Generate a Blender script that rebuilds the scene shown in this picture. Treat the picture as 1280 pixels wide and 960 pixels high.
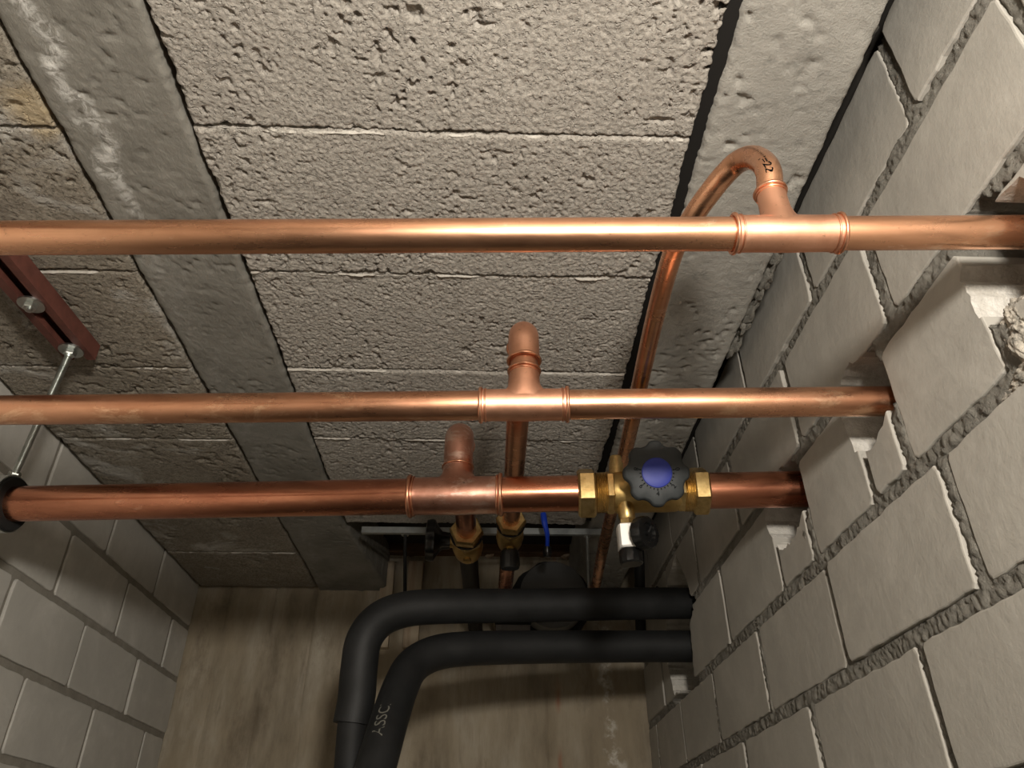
import bpy, bmesh, math, random
import numpy as np
from mathutils import Vector, Matrix

# ------------------------------------------------------------------ camera, light, exposure
ZO = 1.60                                   # eye height: all coordinates below are relative to the eye, floor at -ZO
FPX = 950.0
R = np.array([[0.99952283, -0.01459157, -0.02722481],
              [-0.03076396, -0.54935636, -0.83502166],
              [-0.00277184, 0.83546076, -0.54954312]])
sc = bpy.context.scene
for o in list(bpy.data.objects):
    bpy.data.objects.remove(o)
cd = bpy.data.cameras.new('camera')
cd.lens = FPX / 1280 * 36.0
cd.sensor_width = 36.0
cd.clip_start = 0.01
cam = bpy.data.objects.new('camera', cd)
sc.collection.objects.link(cam)
m4 = Matrix([[R[i][j] for j in range(3)] + [0] for i in range(3)] + [[0, 0, 0, 1]])
m4.translation = Vector((0, 0, ZO))
cam.matrix_world = m4
sc.camera = cam

w = bpy.data.worlds.new('world')
sc.world = w
w.use_nodes = True
w.node_tree.nodes['Background'].inputs[0].default_value = (1.0, 0.9, 0.78, 1)
w.node_tree.nodes['Background'].inputs[1].default_value = 0.01

ld = bpy.data.lights.new('work_lamp', 'POINT')
ld.energy = 44.0
ld.color = (1.0, 0.943, 0.85)
ld.shadow_soft_size = 0.05
lo = bpy.data.objects.new('work_lamp', ld)
sc.collection.objects.link(lo)
lo.location = (0.12, -0.27, 0.25 + ZO)

vs = sc.view_settings
vs.view_transform = 'Standard'
vs.look = 'None'
vs.gamma = 1.0
vs.use_curve_mapping = False
vs.exposure = 0.0

# ------------------------------------------------------------------ helpers
rng = np.random.RandomState(7)
random.seed(7)
COL = sc.collection
ORG = {}


def ray(px, py):
    return R @ np.array([px - 640, 480 - py, -FPX])


def onx(px, py, X):
    r = ray(px, py)
    return r * X / r[0]


def ony(px, py, Y):
    r = ray(px, py)
    return r * Y / r[1]


def onz(px, py, Z):
    r = ray(px, py)
    return r * Z / r[2]


def atd(px, py, d):
    return ray(px, py) / FPX * d


def projx(p):
    c = R.T @ np.array(p, float)
    return 640 + FPX * c[0] / -c[2]


def along(a, b, px):
    """point on the line a-b that shows at picture column px"""
    a = np.array(a, float)
    b = np.array(b, float)
    lo_, hi_ = -1.0, 2.0
    for _ in range(60):
        mid = (lo_ + hi_) / 2
        if projx(a + (b - a) * mid) < px:
            lo_ = mid
        else:
            hi_ = mid
    return a + (b - a) * lo_


class MB:
    def __init__(s):
        s.v = []
        s.f = []

    def add(s, vs_, fs):
        n = len(s.v)
        s.v += [tuple(map(float, p)) for p in vs_]
        s.f += [tuple(i + n for i in f) for f in fs]
        return s

    def box(s, a, b):
        x0, y0, z0 = a
        x1, y1, z1 = b
        return s.add([(x0, y0, z0), (x1, y0, z0), (x1, y1, z0), (x0, y1, z0), (x0, y0, z1), (x1, y0, z1), (x1, y1, z1), (x0, y1, z1)],
                     [(0, 3, 2, 1), (4, 5, 6, 7), (0, 1, 5, 4), (1, 2, 6, 5), (2, 3, 7, 6), (3, 0, 4, 7)])

    def rings(s, rr, cap0=True, cap1=True):
        n = len(rr[0])
        vs_ = [p for r_ in rr for p in r_]
        fs = []
        for i in range(len(rr) - 1):
            for k in range(n):
                k2 = (k + 1) % n
                fs.append((i * n + k, i * n + k2, (i + 1) * n + k2, (i + 1) * n + k))
        if cap0:
            fs.append(tuple(range(n - 1, -1, -1)))
        if cap1:
            fs.append(tuple((len(rr) - 1) * n + k for k in range(n)))
        return s.add(vs_, fs)

    def lathe(s, p, d, prof, n=32, rot=0.0, shape=None):
        """prof: (t, r) along axis d from p"""
        p = np.array(p, float)
        d, u, v_ = frame(d)
        rr = []
        for t, r_ in prof:
            ring = []
            for k in range(n):
                a = rot + 2 * math.pi * k / n
                q = r_ * (shape(a) if shape else 1.0)
                ring.append(p + d * t + (u * math.cos(a) + v_ * math.sin(a)) * q)
            rr.append(ring)
        return s.rings(rr)

    def tube(s, path, rad, n=24, cap=True):
        path = [np.array(p, float) for p in path]
        if not hasattr(rad, '__len__'):
            rad = [rad] * len(path)
        tan = []
        for i in range(len(path)):
            a = path[max(i - 1, 0)]
            b = path[min(i + 1, len(path) - 1)]
            t = b - a
            tan.append(t / np.linalg.norm(t))
        _, u, _v = frame(tan[0])
        rr = []
        for i, p in enumerate(path):
            t = tan[i]
            u = u - t * u.dot(t)
            u /= np.linalg.norm(u)
            v_ = np.cross(t, u)
            rr.append([p + (u * math.cos(2 * math.pi * k / n) + v_ * math.sin(2 * math.pi * k / n)) * rad[i] for k in range(n)])
        return s.rings(rr, cap, cap)

    def torus(s, c, d, R_, r_, n=36, m=10, wob=0.0):
        c = np.array(c, float)
        d, u, v_ = frame(d)
        vs_, fs = [], []
        for i in range(n):
            a = 2 * math.pi * i / n
            e = u * math.cos(a) + v_ * math.sin(a)
            rr = r_ * (1 + wob * math.sin(3 * a + 1))
            for j in range(m):
                b = 2 * math.pi * j / m
                vs_.append(c + e * (R_ + rr * math.cos(b)) + d * rr * math.sin(b))
                fs.append((i * m + j, ((i + 1) % n) * m + j, ((i + 1) % n) * m + (j + 1) % m, i * m + (j + 1) % m))
        return s.add(vs_, fs)

    def build(s, name, mat, parent=None, org=None, smooth=35):
        me = bpy.data.meshes.new(name)
        if parent is not None:
            org = ORG[parent.name]
        if org is None:
            org = (0, 0, 0)
        org = np.array(org, float)
        va = np.array(s.v) - org
        me.from_pydata([tuple(p) for p in va], [], s.f)
        return finish(name, me, mat, parent, org, smooth)


def finish(name, me, mat, parent, org, smooth):
    bm = bmesh.new()
    bm.from_mesh(me)
    bmesh.ops.recalc_face_normals(bm, faces=bm.faces)
    bm.to_mesh(me)
    bm.free()
    return link(name, me, mat, parent, org, smooth)


def link(name, me, mat, parent, org, smooth):
    if smooth:
        me.shade_smooth()
        me.set_sharp_from_angle(angle=math.radians(smooth))
    if mat:
        me.materials.append(mat)
    o = bpy.data.objects.new(name, me)
    COL.objects.link(o)
    if parent is not None:
        o.parent = parent
    else:
        o.location = (org[0], org[1], org[2] + ZO)
    ORG[o.name] = np.array(org, float)
    return o


def frame(d):
    d = np.array(d, float)
    d = d / np.linalg.norm(d)
    a = np.array([0, 0, 1.0]) if abs(d[2]) < 0.9 else np.array([1.0, 0, 0])
    u = np.cross(a, d)
    u /= np.linalg.norm(u)
    return d, u, np.cross(d, u)


def tag(o, label, cat, group=None):
    o['label'] = label
    o['category'] = cat
    if group:
        o['group'] = group
    return o


def thing(name, org, label, cat, group=None):
    o = bpy.data.objects.new(name, None)
    o.empty_display_size = 0.03
    COL.objects.link(o)
    o.location = (org[0], org[1], org[2] + ZO)
    ORG[o.name] = np.array(org, float)
    return tag(o, label, cat, group)


def struct(o):
    o['kind'] = 'structure'
    return o


def arc(p0, d0, d1, rad, n=10):
    """quarter-style bend from p0 heading d0 turning into d1"""
    p0 = np.array(p0, float)
    d0 = np.array(d0, float) / np.linalg.norm(d0)
    d1 = np.array(d1, float) / np.linalg.norm(d1)
    ang = math.acos(max(-1, min(1, d0.dot(d1))))
    e = d1 - d0 * d0.dot(d1)
    e /= np.linalg.norm(e)
    return [p0 + d0 * rad * math.sin(ang * i / n) + e * rad * (1 - math.cos(ang * i / n)) for i in range(n + 1)]


_tab = {}


def vn(x, y, seed=0):
    if seed not in _tab:
        _tab[seed] = np.random.RandomState(seed + 100).rand(256, 256)
    T = _tab[seed]
    xi = np.floor(x).astype(int)
    yi = np.floor(y).astype(int)
    fx = x - xi
    fy = y - yi
    fx = fx * fx * (3 - 2 * fx)
    fy = fy * fy * (3 - 2 * fy)
    a = T[xi % 256, yi % 256]
    b = T[(xi + 1) % 256, yi % 256]
    c = T[xi % 256, (yi + 1) % 256]
    d = T[(xi + 1) % 256, (yi + 1) % 256]
    return (a * (1 - fx) + b * fx) * (1 - fy) + (c * (1 - fx) + d * fx) * fy


def fbm(x, y, seed=0, oc=3):
    s_, a, t = 0, 1.0, 0
    for i in range(oc):
        s_ = s_ + a * vn(x * 2 ** i, y * 2 ** i, seed + i)
        t += a
        a *= .55
    return s_ / t


def gridmesh(name, P, mat, parent, org=None, smooth=0, skirt=None):
    """P: (n, m, 3) array of points -> one mesh of quads; skirt = vector the border is pulled along"""
    if parent is not None:
        org = ORG[parent.name]
    if org is None:
        org = (0, 0, 0)
    P = P - np.array(org)
    n, m = P.shape[:2]
    V = P.reshape(-1, 3)
    idx = np.arange(n * m).reshape(n, m)
    F = np.stack([idx[:-1, :-1], idx[1:, :-1], idx[1:, 1:], idx[:-1, 1:]], -1).reshape(-1, 4)
    if skirt is not None:
        b = np.concatenate([idx[:-1, 0], idx[-1, :-1], idx[:0:-1, -1], idx[0, :0:-1]])
        k = len(b)
        V = np.concatenate([V, V[b] + np.array(skirt)])
        nb = np.arange(k) + n * m
        S = np.stack([b, nb, np.roll(nb, -1), np.roll(b, -1)], -1)
        F = np.concatenate([F, S])
    me = bpy.data.meshes.new(name)
    me.vertices.add(len(V))
    me.vertices.foreach_set('co', V.astype(np.float32).ravel())
    me.loops.add(F.size)
    me.loops.foreach_set('vertex_index', F.astype(np.int32).ravel())
    me.polygons.add(len(F))
    me.polygons.foreach_set('loop_start', (np.arange(len(F)) * 4).astype(np.int32))
    me.polygons.foreach_set('loop_total', np.full(len(F), 4, np.int32))
    me.update(calc_edges=True)
    return link(name, me, mat, parent, org, smooth)


# ------------------------------------------------------------------ materials
def mat(name, base, rough=0.6, metal=0.0, spec=0.5):
    m = bpy.data.materials.new(name)
    m.use_nodes = True
    b = m.node_tree.nodes['Principled BSDF']
    b.inputs['Base Color'].default_value = (*base, 1)
    b.inputs['Roughness'].default_value = rough
    b.inputs['Metallic'].default_value = metal
    b.inputs['Specular IOR Level'].default_value = spec
    return m


class NT:
    def __init__(s, m):
        s.t = m.node_tree
        s.b = s.t.nodes['Principled BSDF']
        s.tc = s.t.nodes.new('ShaderNodeTexCoord')

    def n(s, kind, **kw):
        o = s.t.nodes.new(kind)
        for k, v_ in kw.items():
            setattr(o, k, v_)
        return o

    def l(s, a, b):
        s.t.links.new(a, b)

    def noise(s, scale, detail=4, rough=.6, stretch=None, dist=0.0, rot=None):
        o = s.n('ShaderNodeTexNoise')
        o.inputs['Scale'].default_value = scale
        o.inputs['Detail'].default_value = detail
        o.inputs['Roughness'].default_value = rough
        o.inputs['Distortion'].default_value = dist
        src = s.tc.outputs['Object']
        if stretch or rot:
            mp = s.n('ShaderNodeMapping')
            if stretch:
                mp.inputs['Scale'].default_value = stretch
            if rot:
                mp.inputs['Rotation'].default_value = rot
            s.l(src, mp.inputs[0])
            src = mp.outputs[0]
        s.l(src, o.inputs['Vector'])
        return o.outputs['Fac']

    def ramp(s, fac, stops):
        o = s.n('ShaderNodeValToRGB')
        e = o.color_ramp.elements
        while len(e) < len(stops):
            e.new(0.5)
        for i, (p, c) in enumerate(stops):
            e[i].position = p
            e[i].color = (*c, 1) if hasattr(c, '__len__') else (c, c, c, 1)
        s.l(fac, o.inputs[0])
        return o.outputs[0]

    def mix(s, fac, a, b, mode='MIX'):
        o = s.n('ShaderNodeMix', data_type='RGBA', blend_type=mode)
        for i, v_ in ((0, fac), (6, a), (7, b)):
            if hasattr(v_, 'links') or hasattr(v_, 'is_linked'):
                s.l(v_, o.inputs[i])
            elif hasattr(v_, '__len__'):
                o.inputs[i].default_value = (*v_, 1)
            else:
                o.inputs[i].default_value = v_
        return o.outputs[2]

    def color(s, c):
        s.l(c, s.b.inputs['Base Color'])

    def rough(s, c):
        s.l(c, s.b.inputs['Roughness'])

    def bump(s, h, strength=.5, dist=.002, prev=None):
        o = s.n('ShaderNodeBump')
        o.inputs['Strength'].default_value = strength
        o.inputs['Distance'].default_value = dist
        s.l(h, o.inputs['Height'])
        if prev:
            s.l(prev, o.inputs['Normal'])
        s.l(o.outputs[0], s.b.inputs['Normal'])
        return o.outputs[0]

    def sep(s):
        o = s.n('ShaderNodeSeparateXYZ')
        s.l(s.tc.outputs['Object'], o.inputs[0])
        return o.outputs

    def math(s, op, a, b=None):
        o = s.n('ShaderNodeMath', operation=op)
        for i, v_ in ((0, a), (1, b)):
            if v_ is None:
                continue
            if hasattr(v_, 'is_linked'):
                s.l(v_, o.inputs[i])
            else:
                o.inputs[i].default_value = v_
        return o.outputs[0]


def m_block(name, a, b, white=None, stain=None):
    m = mat(name, a, 0.95, spec=.2)
    t = NT(m)
    c = t.ramp(t.noise(9, 5, .65), [(.3, b), (.7, a)])
    c = t.mix(t.ramp(t.noise(260, 3, .7), [(.35, 1.0), (.62, 0.0)]), c, tuple(x * .72 for x in b))  # darker specks: shade of the small pores put into the colour
    if white:
        c = t.mix(t.ramp(t.noise(7, 6, .7, dist=.6), [(.55, 0.0), (.68, white)]), c, (.62, .6, .56))
    t.color(c)
    hgt = t.mix(1.0, t.noise(330, 5, .8), t.ramp(t.noise(260, 2, .5), [(.30, .0), (.42, 1.0)]), 'MULTIPLY')
    t.bump(hgt, 1.0, .0031)
    return m, t, c


M = {}
M['block'], _, _ = m_block('aerated_concrete', (.58, .535, .475), (.47, .43, .38))
M['block_left'], tb, cb = m_block('weathered_concrete', (.45, .405, .335), (.30, .262, .21), white=.8)
px_ = tb.sep()
d2 = tb.math('ADD', tb.math('POWER', tb.math('MULTIPLY', tb.math('SUBTRACT', px_[0], -.445), 30), 2), tb.math('POWER', tb.math('MULTIPLY', tb.math('SUBTRACT', px_[1], .478), 26), 2))
d2 = tb.math('ADD', d2, tb.math('MULTIPLY', tb.math('SUBTRACT', tb.noise(40, 4), .5), 1.2))
tb.color(tb.mix(tb.ramp(d2, [(.1, .75), (.9, 0.0)]), cb, (.55, .43, .26)))

M['joist'] = mat('joist_concrete', (.3, .28, .25), .95, spec=.2)
t = NT(M['joist'])
c = t.ramp(t.noise(11, 5, .65), [(.32, (.185, .175, .152)), (.68, (.27, .257, .227))])
c = t.mix(t.ramp(t.noise(55, 4, .75), [(.58, 0.0), (.72, .6)]), c, (.15, .14, .125))
# lime bloom running down the left joist
xx = t.sep()
wv = t.math('MULTIPLY', t.math('SUBTRACT', t.noise(13, 5, .6), .5), .11)
u = t.math('ABSOLUTE', t.math('ADD', t.math('SUBTRACT', xx[0], -.397), wv))
band = t.mix(1.0, t.ramp(u, [(.002, 1.0), (.015, 0.0)]), t.ramp(xx[1], [(.55, 1.0), (.72, .12)]), 'MULTIPLY')
wm = t.mix(1.0, band, t.ramp(t.noise(60, 6, .75, dist=.8), [(.44, .05), (.56, .9)]), 'MULTIPLY')
c = t.mix(wm, c, (.66, .65, .62))
t.color(c)
t.bump(t.noise(210, 6, .75, stretch=(1, .55, 1), rot=(0, 0, .5)), .8, .0022)

M['joist_right'] = mat('joist_concrete_pale', (.34, .32, .285), .95, spec=.2)
t = NT(M['joist_right'])
c = t.ramp(t.noise(14, 5, .65), [(.3, (.30, .285, .255)), (.7, (.41, .39, .35))])
c = t.mix(t.ramp(t.noise(45, 5, .75), [(.56, 0.0), (.7, .65)]), c, (.17, .165, .15))
t.color(c)
t.bump(t.noise(330, 6, .75), .85, .0024)

M['bitumen'] = mat('black_bitumen_strip', (.012, .011, .010), .9, spec=.2)
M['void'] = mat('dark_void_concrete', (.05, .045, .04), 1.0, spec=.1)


def m_brick(name, a, b):
    m = mat(name, a, .8, spec=.25)
    t = NT(m)
    c = t.ramp(t.noise(9, 6, .7, dist=.4), [(.3, tuple(x * .9 for x in b)), (.5, b), (.72, a)])
    c = t.mix(t.ramp(t.noise(48, 6, .8), [(.62, 0.0), (.74, .45)]), c, tuple(x * .6 for x in b))
    t.color(c)
    p = t.bump(t.noise(42, 5, .65), .4, .0025)
    t.bump(t.noise(500, 3, .6), .12, .001, p)
    return m


M['brick_r'] = m_brick('sand_lime_brick', (.445, .42, .375), (.38, .358, .318))
M['brick_l'] = m_brick('sand_lime_brick_left', (.60, .575, .53), (.50, .48, .44))
M['fracture'] = mat('fresh_brick_fracture', (.62, .59, .54), .9, spec=.15)
t = NT(M['fracture'])
t.color(t.ramp(t.noise(50, 5, .7), [(.3, (.45, .42, .37)), (.65, (.66, .63, .58))]))
t.bump(t.noise(160, 5, .7), .9, .003)
M['mortar'] = mat('rough_mortar', (.3, .275, .24), .95, spec=.15)
t = NT(M['mortar'])
c = t.ramp(t.noise(40, 5, .7), [(.3, (.19, .176, .15)), (.7, (.33, .31, .27))])
c = t.mix(t.ramp(t.noise(130, 3, .7), [(.64, 0.0), (.72, .6)]), c, (.46, .44, .40))
t.color(c)
t.bump(t.noise(300, 5, .8), 1.0, .004)
M['mortar_l'] = mat('grey_mortar', (.2, .185, .16), .95, spec=.15)
t = NT(M['mortar_l'])
t.color(t.ramp(t.noise(30, 5, .7), [(.3, (.22, .20, .17)), (.7, (.31, .29, .25))]))
t.bump(t.noise(200, 4, .7), .5, .0015)
M['rubble'] = mat('mortar_lump', (.42, .38, .33), .95, spec=.15)
t = NT(M['rubble'])
c = t.ramp(t.noise(90, 5, .75), [(.35, (.16, .15, .13)), (.6, (.50, .45, .38))])
c = t.mix(t.ramp(t.noise(25, 3, .6), [(.6, 0.0), (.72, .8)]), c, (.33, .13, .06))
t.color(c)
t.bump(t.noise(220, 5, .7), .9, .003)

M['plaster'] = mat('board_marked_plaster', (.36, .31, .24), .9, spec=.2)
t = NT(M['plaster'])
c = t.ramp(t.noise(9, 6, .65, stretch=(1.2, 1, .3)), [(.3, (.15, .12, .085)), (.50, (.30, .255, .19)), (.70, (.46, .41, .33))])
c = t.mix(t.ramp(t.noise(14, 6, .75, stretch=(1.6, 1, .16), dist=.5), [(.55, 0.0), (.68, .7)]), c, (.19, .155, .115))
c = t.mix(t.ramp(t.noise(4.5, 6, .7, dist=.5), [(.42, 0.0), (.62, .5)]), c, (.36, .295, .205))
c = t.mix(t.ramp(t.noise(8, 6, .75, stretch=(1, 1, .5)), [(.55, 0.0), (.7, .55)]), c, (.13, .10, .07))
xx = t.sep()
wv = t.math('MULTIPLY', t.math('SUBTRACT', t.noise(14, 3), .5), .1)
u = t.math('ABSOLUTE', t.math('ADD', t.math('SUBTRACT', xx[0], .29), wv))
c = t.mix(t.mix(1.0, t.ramp(u, [(.004, 1.0), (.022, 0.0)]), t.ramp(t.noise(45, 5, .7), [(.45, 0.0), (.6, .8)]), 'MULTIPLY'), c, (.66, .62, .55))
u = t.math('ABSOLUTE', t.math('ADD', t.math('SUBTRACT', xx[0], .17), t.math('MULTIPLY', wv, .15)))
c = t.mix(t.mix(1.0, t.ramp(u, [(.002, 1.0), (.006, 0.0)]), t.ramp(t.noise(7, 3, .7), [(.45, 0.0), (.6, .7)]), 'MULTIPLY'), c, (.30, .10, .05))
t.color(c)
t.bump(t.noise(60, 5, .65, stretch=(1, 1, .15)), .5, .0025)

M['floor'] = mat('cellar_floor', (.2, .185, .165), .9, spec=.2)
t = NT(M['floor'])
t.color(t.ramp(t.noise(6, 5), [(.3, (.05, .046, .04)), (.7, (.09, .082, .072))]))


def m_copper(name, bright, dark, pale, r0, r1, ax=(1, 1, 1), patch=.62):
    m = mat(name, bright, .3, metal=1.0)
    t = NT(m)
    c = t.ramp(t.noise(16, 5, .65, stretch=ax), [(.34, dark), (.62, bright)])
    c = t.mix(t.ramp(t.noise(38, 5, .75, stretch=(.45, 1, 1), dist=.4), [(patch, 0.0), (patch + .08, .75)]), c, pale)
    c = t.mix(t.ramp(t.noise(150, 4, .8), [(.62, 0.0), (.72, .55)]), c, tuple(x * .45 for x in dark))
    t.color(c)
    t.rough(t.ramp(t.noise(22, 5, .7, stretch=ax), [(.3, r0), (.7, r1)]))
    t.bump(t.noise(130, 4, .6, stretch=(.12, 1, 1)), .06, .001)
    return m


M['copper1'] = m_copper('bright_copper', (.86, .47, .29), (.62, .30, .17), (.98, .66, .46), .20, .36, (.25, 1, 1))
M['copper2'] = m_copper('spotted_copper', (.80, .42, .26), (.54, .25, .14), (.97, .62, .40), .20, .40, (.3, 1, 1), .56)
M['copper3'] = m_copper('red_copper', (.66, .285, .17), (.42, .155, .09), (.86, .46, .31), .15, .34, (.3, 1, 1))
M['fitting'] = m_copper('dull_fitting_copper', (.87, .47, .31), (.66, .31, .19), (.93, .60, .44), .34, .5)
M['fitting3'] = m_copper('pinkish_fitting_copper', (.80, .43, .32), (.52, .23, .155), (.92, .66, .55), .25, .42, patch=.52)
M['solder'] = m_copper('solder_ring', (.84, .44, .28), (.55, .24, .14), (.9, .58, .42), .25, .4)
M['brass'] = mat('brass', (.62, .44, .19), .3, metal=1.0)
t = NT(M['brass'])
t.color(t.ramp(t.noise(60, 5, .7), [(.3, (.34, .22, .08)), (.55, (.60, .43, .19)), (.75, (.72, .55, .28))]))
t.rough(t.ramp(t.noise(45, 5, .7), [(.3, .30), (.7, .5)]))
t.bump(t.noise(350, 3), .1, .001)
M['brass_cast'] = mat('cast_brass', (.5, .34, .14), .45, metal=1.0)
t = NT(M['brass_cast'])
t.color(t.ramp(t.noise(40, 5, .7), [(.3, (.42, .28, .10)), (.7, (.60, .42, .17))]))
t.bump(t.noise(600, 3), .2, .0008)
M['nickel'] = mat('pale_nickel', (.86, .84, .80), .3, metal=.35)
M['charcoal'] = mat('charcoal_plastic', (.030, .033, .034), .55, spec=.28)
t = NT(M['charcoal'])
t.bump(t.noise(900, 2), .15, .0006)
M['ink'] = mat('moulded_black_mark', (.002, .002, .002), .9, spec=.05)
M['black'] = mat('black_plastic', (.005, .005, .005), .28, spec=.45)
M['rubber'] = mat('black_rubber', (.012, .012, .012), .7, spec=.3)
M['blue'] = mat('blue_cap_plastic', (.022, .034, .25), .42, spec=.22)
M['blue_lever'] = mat('blue_lever_plastic', (.01, .05, .5), .4)
M['zinc'] = mat('zinc_plated_steel', (.60, .62, .60), .3, metal=1.0)
t = NT(M['zinc'])
t.color(t.ramp(t.noise(60, 4), [(.3, (.46, .49, .47)), (.7, (.70, .72, .70))]))
M['galv'] = mat('galvanised_steel', (.52, .55, .55), .42, metal=.8)
t = NT(M['galv'])
t.color(t.ramp(t.noise(30, 4), [(.3, (.26, .28, .28)), (.7, (.46, .48, .48))]))
M['primer'] = mat('red_primer_paint', (.155, .05, .035), .55, spec=.35)
t = NT(M['primer'])
c = t.ramp(t.noise(40, 5, .7), [(.3, (.07, .024, .018)), (.7, (.14, .05, .037))])
c = t.mix(t.ramp(t.noise(28, 5, .8), [(.66, 0.0), (.72, .8)]), c, (.36, .19, .10))
t.color(c)
M['foam'] = mat('black_foam_insulation', (.011, .0113, .0117), .6, spec=.4)
t = NT(M['foam'])
t.color(t.ramp(t.noise(24, 4), [(.35, (.0075, .0078, .008)), (.75, (.015, .0153, .0157))]))
t.bump(t.noise(350, 3), .25, .001)
M['print'] = mat('faded_silver_print', (.14, .135, .115), .7)
M['grey_pvc'] = mat('grey_plastic', (.10, .10, .10), .5)
M['wood'] = mat('brown_plank', (.10, .055, .028), .85, spec=.2)
t = NT(M['wood'])
t.color(t.ramp(t.noise(30, 5, .7, stretch=(.1, 1, 1)), [(.3, (.06, .032, .016)), (.7, (.15, .088, .045))]))
M['batten'] = mat('pale_batten', (.42, .34, .25), .85, spec=.2)
t = NT(M['batten'])
t.color(t.ramp(t.noise(26, 5, .7, stretch=(1, 1, .1)), [(.3, (.24, .15, .10)), (.6, (.46, .38, .28))]))
M['greybox'] = mat('grey_box_plastic', (.16, .15, .145), .6)
M['redbit'] = mat('red_plastic', (.20, .02, .02), .5)

# ------------------------------------------------------------------ ceiling
CZ = .62
XL, XR, YB = -.726, .375, 1.90
YF = -1.1
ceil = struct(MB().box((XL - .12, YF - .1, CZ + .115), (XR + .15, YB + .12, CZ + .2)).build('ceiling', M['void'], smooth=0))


def slab(name, x0, x1, y0, y1, res, matl, lump=1.0, pit=1.0, edge=.0028, jag=.0030, z=CZ, seed=0, streak=(1.0, 1.0), up=.05, bulge=0.0, warp=None):
    nx = max(3, int((x1 - x0) / res) + 1)
    ny = max(3, int((y1 - y0) / res) + 1)
    gx, gy = np.meshgrid(np.linspace(x0, x1, nx), np.linspace(y0, y1, ny), indexing='ij')
    dx = np.minimum(gx - x0, x1 - gx)
    dy = np.minimum(gy - y0, y1 - gy)
    d = np.minimum(dx, dy)
    # ragged outline: the border points wander, the inside does not
    fall = np.clip(1 - d / .02, 0, 1)
    ox = (fbm(gy * 28, gx * 0 + seed * 3.1, 11, 4) - .5) * 2 * jag + (fbm(gy * 160, gx * 0 + seed, 13, 2) - .5) * jag
    oy = (fbm(gx * 28, gy * 0 + seed * 5.7 + np.where(gy > (y0 + y1) / 2, 9.3, 0), 12, 4) - .5) * 2 * jag + (fbm(gx * 160, gy * 0 + seed, 14, 2) - .5) * jag
    P = np.zeros((nx, ny, 3))
    P[..., 0] = gx + ox * fall
    P[..., 1] = gy + oy * fall
    if warp is not None:
        P[..., 0] += warp(gx, gy)
    sx, sy = streak
    h = (fbm(gx * 190 * sx, gy * 170 * sy, 20 + seed % 5, 2) - .5) * .0012 * lump
    h += (vn(gx * 430 * sx, gy * 410 * sy, 27) - .5) * .0018 * lump
    h += (fbm(gx * 6, gy * 6, 33, 2) - .5) * .004
    dens = np.clip(fbm(gx * 11, gy * 11, 40 + seed % 3, 3) * 2.6 - .85, 0, 1)
    p1 = np.clip(fbm(gx * 150 * sx, gy * 120 * sy, 50, 2) - .66, 0, .14) / .14
    p2 = np.clip(vn(gx * 75 * sx, gy * 95 * sy, 57) - .86, 0, .09) / .09
    h += pit * dens * (p1 * .004 + p2 * .005)
    r_ = edge * (0.6 + .9 * fbm(gx * 45, gy * 45, 63, 3))
    e = np.clip(1 - d / r_, 0, 1)
    h += e * e * edge * 1.2
    P[..., 2] = z + h - bulge * np.clip(d / .1, 0, 1)
    return gridmesh(name, P, matl, ceil, skirt=(0, 0, up), smooth=0)


ya = [-1.1, -.92, -.71, -.505, -.30, -.10, .09, .286, .494, .704, .913, 1.115, 1.32, 1.472]
for i in range(len(ya) - 1):
    g0 = .0011
    y0, y1 = ya[i], ya[i + 1]
    res = .00135 if .25 < y0 < .8 else (.0019 if .8 < y0 < 1.2 else (.004 if y0 > 0 else .012))
    slab('ceiling_block', -.2955, .196, y0 + g0, y1 - g0, res, M['block'], seed=i, z=CZ + (.002 if i % 2 else 0), pit=1.5 if i == 7 else 1.0)
M['joint'] = mat('pale_joint_mortar', (.56, .53, .48), .95, spec=.15)
t = NT(M['joint'])
t.color(t.ramp(t.noise(90, 4, .7), [(.3, (.40, .37, .325)), (.6, (.54, .505, .455))]))
t.bump(t.noise(400, 4, .7), .8, .002)


def joint_lip(x0, x1, y, seed, keep):
    gx, gj = np.meshgrid(np.arange(x0, x1, .0018), np.linspace(0, 1, 7), indexing='ij')
    wid = .0016 + .0035 * fbm(gx * 55, gx * 0 + seed, 201, 3)
    gy_ = y + .0012 + (fbm(gx * 28, gx * 0 + seed * 5.7 + 9.3, 12, 4) - .5) * .004 + gj * wid
    on = np.clip((fbm(gx * 24, gx * 0 + seed * 2.1, 202, 4) - keep - .02) * 9, -1, 1)
    z = CZ + .0026 - .0030 * on * np.sin(math.pi * gj) + (vn(gx * 420, gj * 3 + seed, 203) - .5) * .0012
    gridmesh('joint_mortar', np.stack([gx, gy_, z], -1), M['joint'], ceil)


for i, (y, keep) in enumerate([(.286, .5), (.494, .47), (.704, .47), (.913, .42), (1.115, .40)]):
    joint_lip(-.294, .195, y, i, keep)
for i, (y, keep) in enumerate([(.500, .5), (.709, .46), (.915, .45), (1.125, .42), (1.645, .45)]):
    joint_lip(XL + .01, -.432, y, 20 + i, keep)
yl = [-1.1, -.9, -.69, -.485, -.28, -.075, .13, .29, .500, .709, .915, 1.125, 1.36, 1.645, 1.88]
for i in range(len(yl) - 1):
    y0, y1 = yl[i], yl[i + 1]
    res = .0022 if .25 < y0 < 1.0 else (.004 if y0 > .9 else .015)
    slab('ceiling_block', XL + .008, -.4305, y0 + .001, y1 - .001, res, M['block_left'], lump=.75, pit=1.3, seed=30 + i, streak=(.7, 1.0), jag=.0028)
slab('joist', -.4265, -.3005, YF, YB + .02, .0032, M['joist'], lump=.5, pit=.6, seed=3, jag=.003, streak=(.9, .9), up=.1, edge=.004, z=CZ - .001,
     warp=lambda gx, gy: .045 * np.clip((gy - 1.45) / .4, 0, 1) * np.clip((gx + .4265) / .126, 0, 1))
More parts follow.
